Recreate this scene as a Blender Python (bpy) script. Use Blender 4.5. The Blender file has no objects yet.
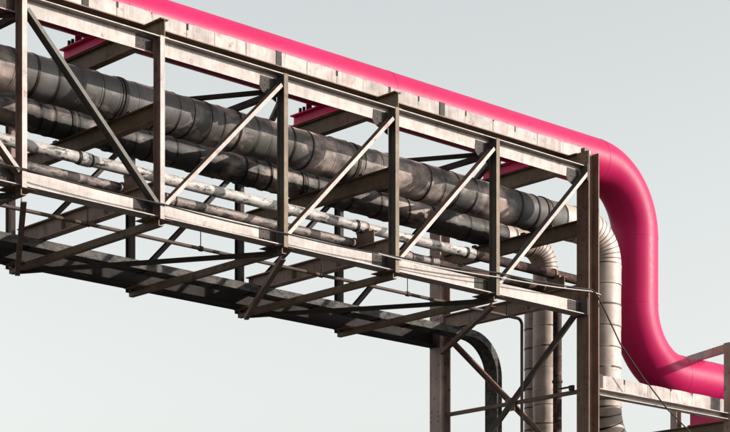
import bpy, bmesh, math, random
from mathutils import Vector, Matrix
R = math.radians
random.seed(7)
scene = bpy.context.scene
COL = scene.collection

# ---------------------------------------------------------------- camera
# world axes: X along the pipe bridge, Y across it (away from the viewer), Z up, metres
cam = bpy.data.cameras.new('camera'); camo = bpy.data.objects.new('camera', cam); COL.objects.link(camo)
camo.location = (-16.249, -24.918, 1.6)
camo.rotation_euler = (R(90), 0, -math.atan2(.67924, .73392))
cam.sensor_width = 36; cam.lens = 2000 / 730 * 36
cam.shift_y = 542 / 730
cam.clip_start = .5; cam.clip_end = 6000
scene.camera = camo

# ---------------------------------------------------------------- sky and sun
TH = R(-8); EL = R(19.5)                       # sun low on the right, a little behind the bridge
sx = .73392 * math.cos(TH) + .67924 * math.sin(TH)
sy = -.67924 * math.cos(TH) + .73392 * math.sin(TH)
to_sun = Vector((sx * math.cos(EL), sy * math.cos(EL), math.sin(EL)))
world = bpy.data.worlds.new('World'); scene.world = world; world.use_nodes = True
wn = world.node_tree; wn.nodes.clear()
sky = wn.nodes.new('ShaderNodeTexSky'); sky.sky_type = 'NISHITA'; sky.sun_disc = False
sky.sun_elevation = EL; sky.sun_rotation = math.atan2(to_sun.x, to_sun.y)
sky.air_density = 2.2; sky.dust_density = 2.2; sky.ozone_density = 1.0; sky.altitude = 0
hsv = wn.nodes.new('ShaderNodeHueSaturation'); hsv.inputs['Saturation'].default_value = .10
bg = wn.nodes.new('ShaderNodeBackground'); bg.inputs['Strength'].default_value = .109
wo = wn.nodes.new('ShaderNodeOutputWorld')
wn.links.new(sky.outputs[0], hsv.inputs['Color']); tint = wn.nodes.new('ShaderNodeMix'); tint.data_type = 'RGBA'; tint.blend_type = 'MULTIPLY'; tint.inputs[0].default_value = 1
tint.inputs[7].default_value = (.965, 1.0, 1.02, 1)
wn.links.new(hsv.outputs[0], tint.inputs[6]); wn.links.new(tint.outputs[2], bg.inputs[0]); wn.links.new(bg.outputs[0], wo.inputs[0])
sun = bpy.data.lights.new('sun', 'SUN'); sun.energy = 3.3; sun.angle = R(.5); sun.color = (1, .91, .82)
suno = bpy.data.objects.new('sun', sun); COL.objects.link(suno)
suno.rotation_euler = to_sun.to_track_quat('Z', 'Y').to_euler(); suno.location = (20, -20, 30)
scene.view_settings.view_transform = 'Standard'; scene.view_settings.look = 'None'
scene.view_settings.exposure = 1.15; scene.view_settings.gamma = 1

# ---------------------------------------------------------------- materials
def mat(name, c1, c2, rough=.6, metal=0., rust=0., rustcol=(.12, .045, .022), scale=1.6, streak=0., bump=.15, spots=0., spotcol=(.02, .018, .016), spec=.4, rnd=0., bscale=40, coat=0., sun_patch=None, grime=.0, pth=(.5, .56)):
    m = bpy.data.materials.new(name); m.use_nodes = True
    nt = m.node_tree; N = nt.nodes; L = nt.links
    b = N['Principled BSDF']
    geo = N.new('ShaderNodeNewGeometry')
    def noise(sc, det=5, rgh=.6, stretch=None, seed=0.):
        n = N.new('ShaderNodeTexNoise'); n.inputs['Scale'].default_value = sc; n.inputs['Detail'].default_value = det; n.inputs['Roughness'].default_value = rgh
        mp = N.new('ShaderNodeMapping'); mp.inputs['Location'].default_value = (seed, seed * 1.7, seed * .6)
        if stretch: mp.inputs['Scale'].default_value = stretch
        L.new(geo.outputs['Position'], mp.inputs[0]); L.new(mp.outputs[0], n.inputs['Vector'])
        return n.outputs['Fac']
    def ramp(x, a, c):
        r = N.new('ShaderNodeMapRange'); r.inputs[1].default_value = a; r.inputs[2].default_value = c
        L.new(x, r.inputs[0]); return r.outputs[0]
    def mix(f, a, c):
        x = N.new('ShaderNodeMix'); x.data_type = 'RGBA'
        L.new(f, x.inputs[0])
        for sk, v in ((6, a), (7, c)):
            if isinstance(v, tuple): x.inputs[sk].default_value = (*v, 1)
            else: L.new(v, x.inputs[sk])
        return x.outputs[2]
    def mul(a, k):
        x = N.new('ShaderNodeMath'); x.operation = 'MULTIPLY'; x.use_clamp = True; L.new(a, x.inputs[0])
        if isinstance(k, float): x.inputs[1].default_value = k
        else: L.new(k, x.inputs[1])
        return x.outputs[0]
    col = mix(ramp(noise(scale, 6, .65), .35, .65), c1, c2)
    rf = noise(9, 4, .6, seed=9.)
    if sun_patch:  # pale noise patches in the base colour imitate sunlight falling on the cladding
        col = mix(ramp(noise(1.1, 7, .62, (.75, 1.3, 1.3), seed=21.), *pth), col, mix(ramp(noise(6, 6, .7, seed=31.), .35, .65), sun_patch, tuple(k * .72 for k in sun_patch)))
    if grime:
        gr = ramp(noise(2.3, 9, .72, seed=17.), .40, .62)
        col = mix(mul(gr, grime), col, (.035, .028, .022))
    if streak:
        s = ramp(noise(1.0, 5, .6, (13, 13, .9), seed=3.), .50, .62)
        col = mix(mul(s, streak), col, rustcol)
    if rust:
        a = ramp(noise(4.5, 8, .7, seed=5.), .66 - .22 * rust, .72 - .16 * rust)
        col = mix(mul(a, .85), col, rustcol)
    if spots:
        a = ramp(noise(6, 10, .8, (.7, 1.6, 1.9), seed=13.), .62 - .16 * spots, .675 - .16 * spots)
        col = mix(a, col, spotcol)
    if rnd:
        oi = N.new('ShaderNodeObjectInfo'); h = N.new('ShaderNodeHueSaturation'); mr = N.new('ShaderNodeMapRange')
        mr.inputs[3].default_value = 1 - rnd; mr.inputs[4].default_value = 1 + rnd
        L.new(oi.outputs['Random'], mr.inputs[0]); L.new(mr.outputs[0], h.inputs['Value']); L.new(col, h.inputs['Color']); col = h.outputs[0]
    L.new(col, b.inputs['Base Color'])
    r = N.new('ShaderNodeMapRange'); r.inputs[3].default_value = max(.05, rough - .14); r.inputs[4].default_value = min(1, rough + .14)
    L.new(rf, r.inputs[0]); L.new(r.outputs[0], b.inputs['Roughness'])
    b.inputs['Metallic'].default_value = metal; b.inputs['Specular IOR Level'].default_value = spec
    if coat: b.inputs['Coat Weight'].default_value = coat; b.inputs['Coat Roughness'].default_value = .12
    if bump:
        bm_ = N.new('ShaderNodeBump'); bm_.inputs['Strength'].default_value = bump; bm_.inputs['Distance'].default_value = .01
        L.new(noise(bscale, 4, .6), bm_.inputs['Height']); L.new(bm_.outputs[0], b.inputs['Normal'])
    return m
M = {}
M['white'] = mat('weathered_white_paint', (.35, .31, .285), (.265, .232, .21), .6, rust=.30, rustcol=(.15, .06, .045), streak=.25, grime=.28)
M['plate'] = mat('streaked_white_plate', (.36, .325, .30), (.245, .215, .198), .65, rust=.45, rustcol=(.16, .05, .042), streak=.42, rnd=.12, scale=2.6, grime=.3)
M['buff'] = mat('faded_pink_buff_paint', (.22, .135, .108), (.15, .09, .072), .62, rust=.5, rustcol=(.075, .03, .02), streak=.4, grime=.35)
M['tan'] = mat('dusty_tan_steel', (.30, .215, .165), (.22, .15, .115), .65, rust=.45, rustcol=(.11, .045, .03), streak=.35, grime=.3)
M['pinktan'] = mat('pinkish_tan_steel', (.38, .28, .24), (.29, .21, .18), .65, rust=.4, rustcol=(.12, .05, .035), streak=.3, grime=.2)
M['olive'] = mat('olive_brown_steel', (.185, .138, .085), (.12, .088, .058), .65, rust=.45, rustcol=(.09, .04, .022), streak=.35, spec=.25, grime=.3)
M['brown'] = mat('reddish_brown_steel', (.195, .12, .083), (.13, .078, .056), .65, rust=.45, rustcol=(.08, .03, .018), streak=.4, spec=.25, grime=.3)
M['grey'] = mat('grey_green_steel', (.095, .094, .08), (.065, .062, .054), .6, rust=.4, rustcol=(.085, .036, .022), streak=.3, spec=.25, grime=.3)
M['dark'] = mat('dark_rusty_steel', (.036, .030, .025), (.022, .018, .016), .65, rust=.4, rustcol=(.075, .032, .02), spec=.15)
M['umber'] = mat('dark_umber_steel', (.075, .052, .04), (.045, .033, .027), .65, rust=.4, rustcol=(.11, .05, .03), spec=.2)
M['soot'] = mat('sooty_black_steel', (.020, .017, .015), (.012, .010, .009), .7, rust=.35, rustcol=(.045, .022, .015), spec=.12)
M['pink'] = mat('glossy_pink_paint', (.34, .0086, .068), (.305, .0076, .057), .42, bump=.06, spec=.13, bscale=5, rust=.03, rustcol=(.16, .012, .03), streak=.10, scale=.9)
M['pinkflat'] = mat('pink_steel_paint', (.66, .03, .14), (.50, .022, .10), .5, rust=.25, rustcol=(.15, .02, .03), spec=.25)
M['clad'] = mat('soiled_cladding_painted_sun_patches', (.080, .074, .069), (.045, .041, .038), .58, metal=.0, rust=.12, rustcol=(.06, .038, .03), rnd=.16, bump=.16, bscale=14, scale=2.2, spec=.24, sun_patch=(.48, .37, .33), pth=(.48, .64))  # soiled dark sheet, with sunlit patches painted into the colour
M['cladblack'] = mat('blackened_cladding_painted_sun_patches', (.055, .051, .048), (.030, .027, .025), .58, metal=.0, rust=.1, rustcol=(.05, .03, .025), rnd=.16, bump=.16, bscale=14, scale=2.2, spec=.22, sun_patch=(.46, .36, .32), pth=(.53, .68))  # darker sheet with fewer painted sun patches
M['cladlight'] = mat('bright_sheet_metal_cladding', (.40, .325, .285), (.285, .225, .195), .55, metal=.1, rust=.2, rustcol=(.15, .085, .06), rnd=.08, bump=.10, bscale=14, spec=.4, grime=.25)
M['band'] = mat('dark_strapping_band', (.016, .013, .011), (.010, .008, .007), .6, metal=.0, spec=.15)
M['bandbrown'] = mat('rusty_strapping_band', (.075, .052, .04), (.05, .035, .028), .6, spec=.2)
M['peel'] = mat('peeling_white_pipe_paint', (.36, .335, .315), (.20, .185, .17), .6, spots=.66, rust=.25, rustcol=(.15, .06, .05), scale=4)
M['dpeel'] = mat('stained_dark_pipe_paint', (.10, .085, .078), (.20, .15, .135), .6, spots=.75, rust=.35, rustcol=(.10, .04, .03), scale=3)
M['rusty'] = mat('flaking_rusty_pipe', (.030, .021, .017), (.075, .04, .03), .8, rust=.55, rustcol=(.17, .075, .055), spots=.8, bump=.9, scale=5, spec=.15)
M['tray'] = mat('mottled_galvanised_tray', (.085, .081, .075), (.04, .037, .034), .7, metal=.0, spots=.8, scale=5, spec=.2)
M['black'] = mat('black_rubber', (.014, .013, .012), (.02, .018, .016), .5, bump=0, spec=.2)
M['pale'] = mat('pale_cable_sheath', (.36, .34, .31), (.28, .26, .24), .5, bump=0)
M['ground'] = mat('worn_concrete_ground', (.048, .043, .037), (.032, .029, .026), .9, rust=.1, spots=.3, spotcol=(.03, .028, .025), scale=.35, bump=.4, bscale=12)

# ---------------------------------------------------------------- helpers
def tag(o, label, cat, group=None):
    o['label'] = label; o['category'] = cat
    if group: o['group'] = group
    return o
def thing(name, loc, label, cat):
    o = bpy.data.objects.new(name, None); COL.objects.link(o); o.location = loc; o.empty_display_size = .3
    return tag(o, label, cat)
def wloc(o):
    v = Vector(o.location)
    while o.parent: o = o.parent; v += Vector(o.location)
    return v
def obj(name, verts, faces, m, parent=None, smooth=False, label=None, kind=None):
    c = Vector((0, 0, 0))
    for v in verts: c += Vector(v)
    c /= len(verts)
    me = bpy.data.meshes.new(name); me.from_pydata([Vector(v) - c for v in verts], [], faces)
    b = bmesh.new(); b.from_mesh(me); bmesh.ops.recalc_face_normals(b, faces=b.faces); b.to_mesh(me); b.free()
    me.materials.append(M[m] if isinstance(m, str) else m)
    if smooth:
        for p in me.polygons: p.use_smooth = True
        me.set_sharp_from_angle(angle=R(35))
    o = bpy.data.objects.new(name, me); COL.objects.link(o)
    if parent: o.parent = parent; o.location = c - wloc(parent)
    else: o.location = c
    if label: o['label'] = label
    if kind: o['kind'] = kind
    return o
def paint_sunlit_front(o, m):  # sunlit side put into the colour: front faces get a paler material
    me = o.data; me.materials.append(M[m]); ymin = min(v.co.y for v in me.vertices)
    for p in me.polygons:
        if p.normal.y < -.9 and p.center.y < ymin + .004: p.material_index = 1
    return o
def merge(*ms):
    V, F = [], []
    for v, f in ms:
        k = len(V); V += list(v); F += [[i + k for i in q] for q in f]
    return V, F
BF = [[0, 1, 2, 3], [7, 6, 5, 4], [0, 4, 5, 1], [1, 5, 6, 2], [2, 6, 7, 3], [3, 7, 4, 0]]
def box(x0, x1, y0, y1, z0, z1):
    return [(x0, y0, z0), (x1, y0, z0), (x1, y1, z0), (x0, y1, z0), (x0, y0, z1), (x1, y0, z1), (x1, y1, z1), (x0, y1, z1)], BF
def ext(sec, p0, p1, up):
    """extrude a closed 2-D section (u across, v along up) from p0 to p1"""
    p0 = Vector(p0); p1 = Vector(p1); d = (p1 - p0).normalized(); up = Vector(up)
    u = d.cross(up).normalized(); v = u.cross(d).normalized(); n = len(sec)
    V = [p0 + u * a + v * c for a, c in sec] + [p1 + u * a + v * c for a, c in sec]
    F = [[i, (i + 1) % n, n + (i + 1) % n, n + i] for i in range(n)] + [list(range(n))[::-1], list(range(n, 2 * n))]
    return V, F
def secI(h, b, tw=.014, tf=.018):
    H, B, W = h / 2, b / 2, tw / 2
    return [(-B, -H), (B, -H), (B, -H + tf), (W, -H + tf), (W, H - tf), (B, H - tf), (B, H), (-B, H), (-B, H - tf), (-W, H - tf), (-W, -H + tf), (-B, -H + tf)]
def secL(a, b, t=.014):
    return [(0, 0), (a, 0), (a, t), (t, t), (t, b), (0, b)]
def secC(h, b, t=.014):
    H = h / 2
    return [(0, -H), (b, -H), (b, -H + t), (t, -H + t), (t, H - t), (b, H - t), (b, H), (0, H)]
def rect(a, b): return [(-a / 2, -b / 2), (a / 2, -b / 2), (a / 2, b / 2), (-a / 2, b / 2)]
def sweep(pts, rad, n=32, caps=True):
    """round tube along points; rad is a number or one per point"""
    pts = [Vector(p) for p in pts]; k = len(pts)
    rr = rad if isinstance(rad, (list, tuple)) else [rad] * k
    T = [(pts[min(i + 1, k - 1)] - pts[max(i - 1, 0)]).normalized() for i in range(k)]
    a = Vector((0, 1, 0)) if abs(T[0].y) < .8 else Vector((0, 0, 1))
    V, F = [], []
    for i in range(k):
        t = T[i]; a = (a - t * a.dot(t)).normalized(); b = t.cross(a)
        for j in range(n):
            g = 2 * math.pi * j / n; V.append(pts[i] + (a * math.cos(g) + b * math.sin(g)) * rr[i])
    for i in range(k - 1):
        for j in range(n):
            F.append([i * n + j, i * n + (j + 1) % n, (i + 1) * n + (j + 1) % n, (i + 1) * n + j])
    if caps: F.append(list(range(n))[::-1]); F.append(list(range((k - 1) * n, k * n)))
    return V, F
def arc(c, r, a0, a1, n, y):
    return [(c[0] + r * math.cos(a0 + (a1 - a0) * i / n), y, c[1] + r * math.sin(a0 + (a1 - a0) * i / n)) for i in range(n + 1)]
def ring(p, d, r, wd, th, n=32):
    p = Vector(p); d = Vector(d).normalized() * wd / 2
    return sweep([p - d, p - d * .999, p + d * .999, p + d], [r, r + th, r + th, r], n)
def bolts(pts, nrm, r=.011, h=.008):
    ms = []
    for p in pts:
        p = Vector(p); ms.append(sweep([p, p + Vector(nrm) * h], r, 6))
    return merge(*ms)

# ---------------------------------------------------------------- ground
V, F = [], []
NG = 48
for i in range(NG): V.append((2500 * math.cos(2 * math.pi * i / NG), 2500 * math.sin(2 * math.pi * i / NG), 0))
g = obj('ground', V, [list(range(NG))], 'ground'); g['kind'] = 'structure'; g['label'] = 'worn concrete yard under the pipe bridge'

# ---------------------------------------------------------------- the truss bridge
W = 3.95; LEFT = -7.6
bridge = thing('pipe_bridge', (2.5, W / 2, 9.9), 'long steel truss pipe bridge crossing from the left edge to the brown column', 'pipe bridge')
def tsec(webh, fl, top):      # T section, web downwards (top) or upwards
    t = .016; w = .008; B = fl / 2
    if top: return [(-w, -webh), (w, -webh), (w, -t), (B, -t), (B, 0), (-B, 0), (-B, -t), (-w, -t)]
    return [(-B, 0), (B, 0), (B, t), (w, t), (w, webh), (-w, webh), (-w, t), (-B, t)]
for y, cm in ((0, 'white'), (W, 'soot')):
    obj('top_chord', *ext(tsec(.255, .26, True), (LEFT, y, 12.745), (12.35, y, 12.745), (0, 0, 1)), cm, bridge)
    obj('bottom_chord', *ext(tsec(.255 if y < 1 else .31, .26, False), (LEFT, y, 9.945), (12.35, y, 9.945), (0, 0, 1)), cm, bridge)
def node(i): return 2.5 * i - .12
for side, y in ((0, -.112), (1, W + .112)):
    for i in range(-3, 5):
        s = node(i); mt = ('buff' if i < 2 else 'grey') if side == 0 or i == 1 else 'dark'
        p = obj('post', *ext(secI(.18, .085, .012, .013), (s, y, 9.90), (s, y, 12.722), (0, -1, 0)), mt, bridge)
        if side == 0:
            paint_sunlit_front(p, 'white' if i < 2 else 'olive')  # paler front imitates sun on the post's front flange
            if i % 2: obj('bolt_cluster', *bolts([(s - .03, y + .03, z) for z in (11.56, 11.64, 11.72)] + [(s - .03, y - .03, z) for z in (11.56, 11.64, 11.72)], (-1, 0, 0)), mt, p, kind='stuff')
    for i in range(-3, 5):
        a, b = node(i), node(i + 1)
        if i == 4: b = 12.36
        up = i >= 1
        if i < 1: up = (i % 2 != 0) if i < 0 else False
        if i == -1: up = False
        z0, z1 = (10.06, 12.60) if up else (12.60, 10.06)
        g0 = .07; d = Vector((b - a, 0, z1 - z0)).normalized()
        p0 = Vector((a, y, z0)) + d * .10; p1 = Vector((b, y, z1)) - d * (.02 if i == 4 else .10)
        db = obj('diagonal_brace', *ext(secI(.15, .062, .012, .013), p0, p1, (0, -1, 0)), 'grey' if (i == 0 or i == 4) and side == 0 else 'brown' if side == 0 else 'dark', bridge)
        if side == 0 and i != 0: paint_sunlit_front(db, 'white')  # white front imitates sunlight beside the darker flanks
# gusset plates where a diagonal meets the top chord beside a post, with their bolts
for i in range(1, 5):
    s = (node(i + 1) if i < 4 else 12.34) - .045
    y = -.013
    V = [(s - .30, y, 12.40), (s, y, 12.28), (s, y, 12.66), (s - .34, y, 12.66), (s - .36, y, 12.47)]
    V2 = [(a, -.0105, c) for a, b, c in V]; n = 5
    gp = obj('gusset_or_shade_plate', V + V2, [list(range(n)), list(range(n, 2 * n))[::-1]] + [[k, (k + 1) % n, n + (k + 1) % n, n + k] for k in range(n)], 'dark', bridge)
    obj('bolt_cluster', *bolts([(s - a, y, z) for a in (.08, .16, .24) for z in (12.52, 12.60)], (0, -1, 0)), 'dark', gp, kind='stuff')
for i in range(-2, 5):        # bottom node plates, right of each post
    s = node(i) + .05
    gp = obj('gusset_or_shade_plate', *box(s, s + .16, -.0145, -.0105, 9.99, 10.17), 'white', bridge)
    obj('bolt_cluster', *bolts([(s + a, -.0145, z) for a in (.04, .11) for z in (10.03, 10.12)], (0, -1, 0)), 'brown', gp, kind='stuff')
for i in range(-2, 6):        # added dark plates imitating each post's shadow on the chord to its left
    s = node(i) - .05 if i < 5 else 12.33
    gp = obj('gusset_or_shade_plate', *box(s - .36, s, -.0155, -.0105, 9.975, 10.19), 'dark', bridge)
    obj('bolt_cluster', *bolts([(s - a, -.0155, z) for a in (.07, .17, .27) for z in (10.03, 10.13)], (0, -1, 0)), 'dark', gp, kind='stuff')  # bolts added only for the shade plate
    if i < 2:  # same painted post shadow, as a dark plate on the top chord
        gp = obj('gusset_or_shade_plate', *box(s - .32, s, -.0155, -.0105, 12.51, 12.715), 'dark', bridge)
        obj('bolt_cluster', *bolts([(s - a, -.0155, z) for a in (.07, .17, .27) for z in (12.55, 12.65)], (0, -1, 0)), 'dark', gp, kind='stuff')  # bolts added only for the shade plate
for i in range(-2, 5):        # flat plates under the chords where the laterals meet
    s = node(i) + .05
    for y0, y1 in ((-.10, .30), (W - .30, W + .10)):
        obj('lateral_plate', *box(s - .20, s + .22, y0, y1, 9.929, 9.9435), 'brown', bridge)
# cross beams on the odd posts: top, middle and floor level
for i in (-3, -1, 1, 3, 5):
    s = 2.5 * i - (.0 if i < 5 else .04)
    if i == 5:
        tb = obj('top_cross_beam', *ext(secI(.295, .15), (s, .125, 12.90), (s, 3.71, 12.90), (0, 0, 1)), 'olive', bridge)
    else:
        tb = obj('top_cross_beam', *ext(secI(.295, .15), (s, -.10, 12.90), (s, W + .10, 12.90), (0, 0, 1)), 'olive', bridge)
    y0, y1 = (.125, 3.71) if i == 5 else (.02, W - .02)
    mb = obj('middle_cross_beam', *ext(secI(.27, .15), (s, y0, 11.635), (s, y1, 11.635), (0, 0, 1)), 'olive', bridge)
    fb = obj('floor_beam', *ext(secI(.29, .16), (s, y0, 10.405), (s, y1, 10.405), (0, 0, 1)), 'tan', bridge)
    obj('stiffener', *box(s - .07, s - .008, 1.42, 1.432, 10.28, 10.53), 'tan', fb)
    obj('stiffener', *box(s - .07, s - .008, 2.62, 2.632, 10.28, 10.53), 'tan', fb)
    obj('pipe_stool', *ext(secC(.225, .10, .012), (s - .05, .46, 10.664), (s - .05, .90, 10.664), (0, 0, 1)), 'brown', bridge)
# struts and zigzag laterals, top and bottom plane
for zb, lvl in ((9.915, 0), (12.47, 1)):
    for i in range(-2, 5):
        s = node(i) + .06
        if lvl and i % 2: continue
        obj('cross_strut', *ext([(-.045, -.115), (.045, -.115), (.045, -.10), (-.03, -.10), (-.03, 0), (-.045, 0)] if not lvl else secL(.09, .09),
            (s, -.08, zb + (.025 if not lvl else 0)), (s, W + .18, zb + (.025 if not lvl else 0)), (0, 0, 1)), 'olive' if not lvl else 'dark', bridge)
    for i in range(-2, 5):
        a = (node(i) + .10, 0.05) if i % 2 == 0 else (node(i) + .10, W - .02)
        b = (node(i + 1), W - .02) if i % 2 == 0 else (node(i + 1), 0.05)
        if i == 4: b = (12.30, W - .25)
        zz = zb - (.02 if lvl else .115)
        dz = .0 if i % 2 else .045
        obj('lateral_brace', *ext(secL(.085, .085), (a[0], a[1], zz - dz), (b[0], b[1], zz - dz), (0, 0, 1)), 'brown' if i % 2 == 0 and not lvl else 'dark', bridge)

# ---------------------------------------------------------------- the support frame at the right end
frame = thing('support_frame', (12.5, W / 2, 0), 'tall brown steel support frame with two columns and crossed braces', 'support frame')
cz = {}
for y, nm in ((-.05, 'n'), (3.90, 'f')):
    c = obj('column', *ext(secI(.30, .30, .016, .022), (12.505, y, .04), (12.505, y, 13.02), (-1, 0, 0)), 'brown' if y < 1 else 'pinktan', frame); cz[nm] = c
    for z in (10.40, 11.63, 12.90, 8.52): obj('bolt_cluster', *bolts([(12.355, y + a, z + b) for a in (-.09, .09) for b in (-.10, 0, .10)], (-1, 0, 0)), 'dark', c, kind='stuff')
    obj('base_plate', *box(12.2, 12.81, y - .3, y + .3, .004, .04), 'dark', c)
    obj('cap_plate', *box(12.345, 12.44, y - .06, y + .04, 13.02, 13.09), 'brown', c)
    for z in (10.09, 12.62): obj('end_plate', *box(12.336, 12.352, y - .14, y + .14, z - .17, z + .15), 'grey', c)
zlev = [10.15, 6.9, 3.7, .6]
for a, b in zip(zlev[:-1], zlev[1:]):
    obj('cross_brace', *ext(secC(.11, .055, .012), (12.44, .09, a), (12.44, 3.73, b), (0, 0, 1)), 'umber', frame)
    obj('cross_brace', *ext(secC(.11, .055, .012), (12.57, 3.73, a), (12.57, .09, b), (0, 0, 1)), 'brown', frame)
    zm = (a + b) / 2
    obj('tie_strut', *ext(secL(.07, .07), (12.50, .095, zm), (12.50, 3.75, zm), (0, 0, 1)), 'brown', frame)
    obj('gusset_or_shade_plate', *box(12.447, 12.459, 1.78, 2.04, zm - .13, zm + .13), 'olive', frame)
cl = thing('pipe_clamp', (12.36, .30, 8.58), 'small black clamp on the thin tie strut beside the near brown column', 'clamp')
obj('clamp_body', *box(12.42, 12.48, .26, .36, 8.585, 8.68), 'black', cl)
obj('clamp_arm', *box(12.43, 12.47, .36, .62, 8.64, 8.67), 'black', cl)

# ---------------------------------------------------------------- white plated edge girders
def girder(th, joints, y, z0, z1, posts, x_end, m='plate'):
    for a, b in zip(joints[:-1], joints[1:]):
        n = 5; V = []; F = []
        tilt = random.uniform(-.004, .004); sag = random.uniform(.006, .016); e = random.uniform(0, .006)
        for yy in (y + tilt, y + .010 + tilt):
            for k in range(n + 1):
                t = k / n; x = a + .005 + (b - a - .010) * t
                V.append((x, yy, z0)); V.append((x, yy - .004 * math.sin(math.pi * t), z1 - sag + sag * math.sin(math.pi * t) ** .5 - e))
        q = 2 * (n + 1)
        for k in range(n):
            i = 2 * k
            F += [[i, i + 2, i + 3, i + 1], [q + i, q + i + 1, q + i + 3, q + i + 2], [i + 1, i + 3, q + i + 3, q + i + 1], [i, q + i, q + i + 2, i + 2]]
        F += [[0, 1, q + 1, q], [2 * n, q + 2 * n, q + 2 * n + 1, 2 * n + 1]]
        obj('web_plate', V, F, m, th)
    xs, xe = joints[0], x_end
    obj('bottom_flange', *box(xs, xe, y - .05, y + .24, z0 - .018, z0 - .002), 'brown', th)
    obj('backing_web', *box(xs, xe, y + .016, y + .028, z0, z1 - .03), 'brown', th)
    for x in joints[1:-1]: obj('joint_rib', *box(x - .012, x + .012, y + .0105, y + .0155, z0, z1 - .012), 'brown', th)
    for x in joints[1:-1]:
        if random.random() < .3: continue
        a = random.uniform(.008, .022); h = random.uniform(.03, .11); x += random.uniform(-.02, .02)
        obj('joint_clip', *box(x - a, x + a, y - random.uniform(.003, .009), y + .030, z1 - h, z1 - random.uniform(0, .012)), 'rusty', th)
    for x in posts:
        obj('splice_post', *ext(secC(.12, .05, .01), (x, y - .012, z0), (x, y - .012, z1 + .012), (1, 0, 0)), 'dark', th)
jo = [1.35 + .642 * k + (random.uniform(-.05, .05) if k % 6 else 0) for k in range(-13, 18)]
tg = thing('edge_girder', (2.5, .42, 13.05), 'rust streaked white plated girder below the pink pipe on top of the bridge', 'girder')
girder(tg, jo + [13.12], .40, 13.068, 13.31, (1.36, 5.23, 9.06, -2.5), 13.12)

# ---------------------------------------------------------------- lower bridge on the right
low = thing('lower_pipe_bridge', (17, W / 2, 8.4), 'low white sided pipe bridge leaving the column at the right edge', 'pipe bridge')
jl = [12.70] + [13.06 + .70 * k for k in range(0, 19)]
girder(low, jl, .10, 8.63, 8.93, (13.04,), jl[-1])
obj('bottom_chord', *ext(secC(.13, .16, .014), (12.70, -.02, 8.53), (25.6, -.02, 8.53), (0, 0, 1)), 'white', low)
obj('side_channel', *ext(secC(.40, .12, .014), (25.6, W, 8.66), (20.32, W, 8.66), (0, 0, 1)), 'brown', low)
for s in (19.05, 22.5): obj('cross_beam', *ext(secI(.28, .15), (s, .36, 8.78), (s, W - .14, 8.78), (0, 0, 1)), 'olive', low)
def leg(x, y, ztop, label):
    c = obj('steel_post', *ext(secI(.18, .18, .012, .014), (x, y, .03), (x, y, ztop), (-1, 0, 0)), 'pinktan'); 
    tag(c, label, 'post'); obj('base_plate', *box(x - .2, x + .2, y - .2, y + .2, .004, .03), 'dark', c); return c
p1 = leg(16.80, -.13, 10.03, 'slim pale tan steel post at the right edge in front of the pink pipe')
obj('tie_beam', *ext(rect(.07, .17), (16.80, -.035, 9.94), (20.20, 3.85, 10.66), (0, 0, 1)), 'pinktan', p1)
p2 = leg(20.2, 3.95, 10.76, 'slim pale tan steel post under the low bridge beside the pink saddle')
p3 = leg(24.0, .6, 8.60, 'slim pale tan steel post under the far end of the low bridge')

# ---------------------------------------------------------------- the pink pipe
PY, PZ, PR, PX = 1.83, 13.73, .48, 16.17
PL = 9.69; RB = 1.33
pk = thing('pink_pipe', (PX, PY, PL), 'big glossy pink pipe along the bridge top dropping to the low bridge', 'pipe')
def pkpart(name, pts): return obj(name, *sweep(pts, PR, 72), 'pink', pk, smooth=True)
xs = [LEFT, -3.1, 2.9, 8.9, PX - RB]
for a, b in zip(xs[:-1], xs[1:]): pkpart('pipe_run', [(a, PY, PZ), (b, PY, PZ)])
pkpart('elbow', arc((PX - RB, PZ - RB), RB, R(90), 0, 28, PY))
pkpart('riser', [(PX, PY, PZ - RB), (PX, PY, PL + RB)])
pkpart('elbow', arc((PX + RB, PL + RB), RB, R(180), R(270), 28, PY))
pkpart('pipe_run', [(PX + RB, PY, PL), (26, PY, PL)])
for p, d in (((-3.1, PY, PZ), (1, 0, 0)), ((2.9, PY, PZ), (1, 0, 0)), ((8.9, PY, PZ), (1, 0, 0)), ((PX - RB, PY, PZ), (1, 0, 0)), ((PX, PY, PZ - RB), (0, 0, 1)), ((PX, PY, PL + RB), (0, 0, 1)), ((PX + RB, PY, PL), (1, 0, 0)), ((18.6, PY, PL), (1, 0, 0))):
    obj('weld_seam', *ring(p, d, PR - .002, .034, .0055, 72), 'pink', pk, smooth=True)
for s, zt in ((-7.5, 13.0475), (-2.5, 13.0475), (2.5, 13.0475), (7.5, 13.0475), (12.46, 13.0475), (19.05, 8.92), (22.5, 8.92)):
    zb = zt + .001; h = (PZ if zt > 12 else PL) - PR - zb + .006
    sd = obj('saddle', *ext(secI(h, .20, .016, .02), (s, .98, zb + h / 2), (s, 2.64, zb + h / 2), (0, 0, 1)), 'pinkflat', pk)
    for yy in (PY - .40, PY + .40):
        zc = zb + h; obj('lug', *box(s - .06, s + .06, yy - .012, yy + .012, zc, zc + .26), 'pinkflat', sd)
    for dy in (.54, .44): obj('clamp_bolt', *sweep([(s - .085, PY + dy, zb + h), (s - .085, PY + dy, zb + h + .07)], .028, 8), 'black', sd)

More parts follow.
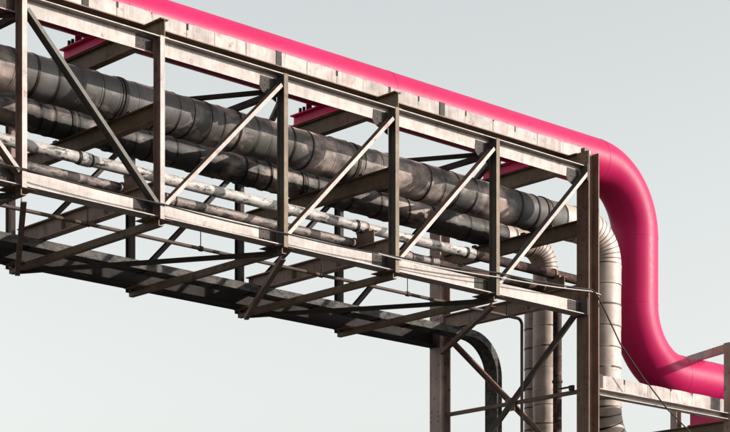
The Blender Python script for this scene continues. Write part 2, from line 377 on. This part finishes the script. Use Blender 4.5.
# ---------------------------------------------------------------- clad pipes
def clad_tube(a, b, r, n=44):
    d = (b - a).normalized(); L_ = (b - a).length
    ts = [0, .012 / L_, .25, .5, .75, 1 - .035 / L_, 1 - .03 / L_, 1]; ro = [0, .004, 0, 0, 0, 0, .005, .005]
    V, F = sweep([a + d * L_ * t for t in ts], [r + q for q in ro], n)
    j0 = random.randrange(n); ph = random.uniform(0, 6.3); am = random.uniform(.001, .0045); kk = random.choice((2, 3, 5))
    V = list(V)
    for i, t in enumerate(ts):
        c = a + d * L_ * t
        for j in range(n):
            v = V[i * n + j] - c; e = am * math.sin(kk * 2 * math.pi * j / n + ph + t * 2.2) * math.sin(math.pi * t)
            if (j - j0) % n < 3: e += .006
            V[i * n + j] = c + v * ((v.length + e) / v.length)
    return V, F
def clad_line(th, y, z, r, xv, rb, zlow, seclen, start, gores=9, cm='clad'):
    sects = []; x = start
    while x < xv - rb - .05:
        l = seclen * random.choice((.7, .85, 1, 1, 1.1, 1.25, 1.45)) * random.uniform(.94, 1.06); b = min(x + l, xv - rb)
        if xv - rb - b < .12: b = xv - rb
        sects.append(((x, y, z), (b, y, z))); x = b
    zz = z - rb
    vs = []
    while zz > zlow + .03:
        b = max(zz - seclen * random.uniform(.85, 1.2), zlow)
        if b - zlow < .1: b = zlow
        vs.append(((xv, y, zz), (xv, y, b))); zz = b
    lim = xv - rb - 1.0
    for k, (a, b) in enumerate(sects + vs):
        a, b = Vector(a), Vector(b); d = (b - a).normalized(); e = random.uniform(-.004, .006)
        j = Vector((0, random.uniform(-.004, .004), random.uniform(-.004, .004))) if abs(d.x) > .5 else Vector((random.uniform(-.004, .004), random.uniform(-.004, .004), 0))
        obj('cladding_section', *clad_tube(a + j, b + j, r + e), cm if a.x < lim else 'cladlight', th, smooth=True)
        tl = Vector((0, random.uniform(-.05, .05), random.uniform(-.05, .05))) if abs(d.x) > .5 else Vector((random.uniform(-.04, .04), random.uniform(-.04, .04), 0))
        if k and random.random() > .08: obj('band', *ring(a, d + tl, r - .002, random.choice((.02, .026, .03, .04)), random.uniform(.009, .015) * (1 if abs(d.x) > .5 else .6), 44), 'band' if abs(d.x) > .5 else 'bandbrown', th, smooth=True)
    A = arc((xv - rb, z - rb), rb, R(90), 0, gores, y)
    for k in range(gores):
        a, b = Vector(A[k]), Vector(A[k + 1]); d = (b - a).normalized()
        obj('elbow_gore', *sweep([a - d * .015, (a + b) / 2, b + d * .015], [r + .001, r + .005, r + .001], 40), 'cladlight', th, smooth=True)
        obj('seam', *ring(a, d, r - .001, .016, .008, 40), 'bandbrown', th, smooth=True)
    return sects
pa = thing('insulated_pipe', (14.45, 1.2, 7.4), 'thick banded metal clad pipe nearest the viewer on the middle beams', 'pipe')
clad_line(pa, 1.20, 12.105, .335, 14.45, .66, 8.60, .37, -7.5, gores=10)
A = arc((14.45 + 1.0, 8.60), 1.0, R(180), R(270), 9, 1.2)
for k in range(9):
    a, b = Vector(A[k]), Vector(A[k + 1]); d = (b - a).normalized()
    obj('elbow_gore', *sweep([a - d * .015, (a + b) / 2, b + d * .015], [.336, .340, .336], 40), 'cladlight', pa, smooth=True)
    obj('seam', *ring(a, d, .334, .016, .008, 40), 'band', pa, smooth=True)
x = 15.45
while x < 24:
    obj('cladding_section', *sweep([(x, 1.2, 7.6), (x + .02, 1.2, 7.6), (x + .5, 1.2, 7.6)], [.335, .339, .335], 40), 'cladlight', pa, smooth=True); x += .5
pb = thing('insulated_pipe', (14.28, 2.6, 0), 'slimmer banded metal clad pipe behind the thick one, dropping inside the support frame', 'pipe')
clad_line(pb, 2.60, 12.025, .253, 14.25, .50, .25, .38, -7.5, gores=9, cm='cladblack')
pe = thing('insulated_pipe', (14.6, 3.25, 0), 'upright banded metal clad pipe half hidden behind the slimmer riser', 'pipe')
z = .2
while z < 10.8:
    l = .40 * random.uniform(.85, 1.15); b = min(z + l, 10.9)
    obj('cladding_section', *sweep([(14.56, 3.2, z), (14.56, 3.2, z + .012), (14.56, 3.2, b - .02), (14.56, 3.2, b)], [.2, .204, .2, .203], 36), 'cladlight', pe, smooth=True)
    obj('band', *ring((14.56, 3.2, b), (random.uniform(-.04, .04), 0, 1), .2, .026, .008, 36), 'bandbrown', pe, smooth=True); z = b
Ae = [(14.56 + .4 - .4 * math.cos(R(90) * k / 8), 3.2, z + .4 * math.sin(R(90) * k / 8)) for k in range(9)]
obj('elbow', *sweep(Ae + [(15.3, 3.2, z + .4)], .202, 36), 'cladlight', pe, smooth=True)

# ---------------------------------------------------------------- small pipes
def small(th, y, z, r, xv, m, m2, start=LEFT, rb=.22, couplings=(), zdrop=None, tail_from=99):
    xs = [start] + [c for c in couplings] + [xv - rb]
    for q, (a, b) in enumerate(zip(xs[:-1], xs[1:])):
        mm = m2 if q >= tail_from else m
        n = max(2, int((b - a) / .6)); obj('pipe_run', *sweep([(a + (b - a) * k / n, y, z) for k in range(n + 1)], r, 28), mm, th, smooth=True)
    for c in couplings:
        obj('coupling', *sweep([(c - .09, y, z), (c - .088, y, z), (c + .088, y, z), (c + .09, y, z)], [r, r + .018, r + .018, r], 28), m, th, smooth=True)
        for e in (-.12, .12): obj('band', *ring((c + e, y, z), (1, 0, 0), r - .001, .03, .012, 28), 'band', th, smooth=True)
    obj('elbow', *sweep(arc((xv - rb, z - rb), rb, R(90), 0, 10, y), r * 1.03, 28), m2, th, smooth=True)
    obj('down_pipe', *sweep([(xv, y, z - rb), (xv, y, 5), (xv, y, .1)], r, 28), m2, th, smooth=True)
    for zz in ([z - rb, 8.9, 7.2] if zdrop is None else zdrop): obj('flange', *ring((xv, y, zz), (0, 0, 1), r - .001, .04, .018, 24), m2, th, smooth=True)
pc = thing('small_pipe', (13.53, .78, 0), 'thin pipe with peeling white paint just above the near lower chord', 'pipe')
small(pc, .78, 10.878, .091, 13.53, 'peel', 'rusty', couplings=(-4.2, 1.6, 7.42, 10.15), tail_from=4)
pd = thing('small_pipe', (12.84, 1.02, 0), 'thin stained dark pipe beside the white one, dropping as a flaking rusty riser', 'pipe')
small(pd, 1.02, 10.640, .086, 12.84, 'dpeel', 'rusty', couplings=(-3.1, 3.4, 8.75, 9.45), tail_from=4)

pf = obj('small_pipe', *sweep([(LEFT, 1.34, 10.629), (2, 1.34, 10.631), (7, 1.34, 10.628), (12.2, 1.34, 10.630), (13.9, 1.34, 10.630)], .074, 20), 'rusty', smooth=True)
tag(pf, 'thinnest dark rusty pipe lying on the floor beams behind the stained pipe', 'pipe')

# pipe straps with feet where the pipes cross the beams
def strap(th, s, y, z, r, m='dark', wd=.06):
    st = obj('strap', *ring((s, y, z), (1, 0, 0), r + .004, wd, .014, 36), m, th, smooth=True)
    for e in (-1, 1):
        yy = y + e * (r + .035)
        obj('strap_foot', *box(s - wd / 2, s + wd / 2, yy - .045, yy + .045, z - r - .002, z - r + .05), m, st)
for s in (-7.4, -2.5, 2.5, 7.5, 12.46):
    strap(pa, s, 1.20, 12.105, .335); strap(pb, s, 2.60, 12.025, .253)
    strap(pc, s, .78, 10.878, .091, 'brown', .05); strap(pd, s, 1.02, 10.640, .086, 'brown', .05)

# conduit hung below the floor on thin rods
pcn = thing('conduit', (11.83, 1.02, 0), 'thin dark conduit hung on rods under the bridge floor', 'conduit')
obj('conduit_run', *sweep([(LEFT, 1.02, 9.965), (2, 1.02, 9.962), (6, 1.02, 9.966), (11.71, 1.02, 9.962)] + arc((11.71, 9.842), .12, R(90), 0, 8, 1.02)[1:] + [(11.83, 1.02, 5), (11.83, 1.02, .05)], .030, 14), 'umber', pcn, smooth=True)
for s in (-3.1, -.6, 1.84, 4.08, 6.72, 8.8, 11.4):
    obj('hanger_rod', *sweep([(s, 1.02, 9.99), (s, 1.02, 10.56)], .008, 8), 'dark', pcn)
    obj('hanger_clip', *ring((s, 1.02, 9.964), (1, 0, 0), .031, .06, .014, 14), 'dark', pcn, smooth=True)

# cable tray below the floor beams on the far side
tr = thing('cable_tray', (13.5, 3.35, 0), 'dark mottled cable tray under the far chord curving down past the far column', 'cable tray')
def traypath(off):
    rb = .80 + off
    P = [(LEFT, 10.16 + off)] + [(12.70 + rb * math.sin(R(90) * k / 14), 9.36 + rb * math.cos(R(90) * k / 14)) for k in range(15)] + [(12.70 + rb, .1)]
    return P
def strip(off0, off1, y0, y1):
    A_, B_ = traypath(off0), traypath(off1); n = len(A_); V = []; F = []
    for y in (y0, y1):
        V += [(x, y, z) for x, z in A_] + [(x, y, z) for x, z in B_]
    for k in range(n - 1):
        F += [[k, k + 1, n + k + 1, n + k], [2 * n + k, 3 * n + k, 3 * n + k + 1, 2 * n + k + 1], [k, 2 * n + k, 2 * n + k + 1, k + 1], [n + k, n + k + 1, 3 * n + k + 1, 3 * n + k]]
    F += [[0, n, 3 * n, 2 * n], [n - 1, 3 * n - 1, 4 * n - 1, 2 * n - 1]]
    return V, F
obj('side_rail', *strip(-.075, .07, 3.18, 3.192), 'tray', tr)
obj('side_rail', *strip(-.075, .07, 3.508, 3.52), 'tray', tr)
obj('cable_bundle', *merge(strip(-.045, -.015, 3.22, 3.25), strip(-.045, -.005, 3.30, 3.34), strip(-.045, -.01, 3.42, 3.455)), 'black', tr, kind='stuff')
obj('bottom_pan', *strip(-.070, -.062, 3.193, 3.507), 'tray', tr)
x = LEFT + .2
while x < 12.6:
    obj('rung', *box(x, x + .05, 3.192, 3.50, 10.074, 10.0885), 'dark', tr); x += .8
z = 9.2
while z > .4:
    obj('rung', *box(13.435, 13.45, 3.192, 3.508, z, z + .05), 'tray', tr); z -= .32

# ---------------------------------------------------------------- loose cables on the near side
def sagline(P, n=8):
    out = []
    for a, b in zip(P[:-1], P[1:]):
        a, b = Vector(a), Vector(b); s = .018 * (b - a).length
        for k in range(n):
            t = k / n; v = a.lerp(b, t); v.z -= 4 * s * t * (1 - t) * .5; out.append(v)
    return out + [Vector(P[-1])]
Y1 = -.225
bk = obj('power_cable', *sweep(sagline([(LEFT, Y1, 10.20), (-5.1, Y1, 10.18), (-2.6, Y1, 10.17), (-.1, Y1, 10.16), (2.38, Y1, 10.12), (4.88, Y1, 10.11), (7.38, Y1, 10.16), (9.88, Y1, 10.30), (12.3, Y1 - .01, 10.39)]) +
    [Vector((x, -.235 - .02 * (x - 12.3), z)) for x, z in ((12.42, 10.40), (12.55, 10.31), (12.76, 10.07), (13.2, 9.50), (13.89, 8.92), (14.59, 8.41), (15.28, 8.04), (16.0, 7.75), (16.68, 7.6))], .0135, 8), 'black', smooth=True)
tag(bk, 'black cable strung along the lower chord, drooping from the column to the right', 'cable')
pl = obj('power_cable', *sweep(sagline([(6.9, -.232, 10.14), (7.38, -.232, 10.13), (9.88, -.232, 10.22), (12.30, -.232, 10.36)]) + [Vector((12.38, -.225, 10.37)), Vector((12.50, -.222, 10.36)), Vector((12.67, -.222, 10.35))], .011, 8), 'pale', smooth=True)
tag(pl, 'pale cable strung beside the black one and knotted round the near column', 'cable')
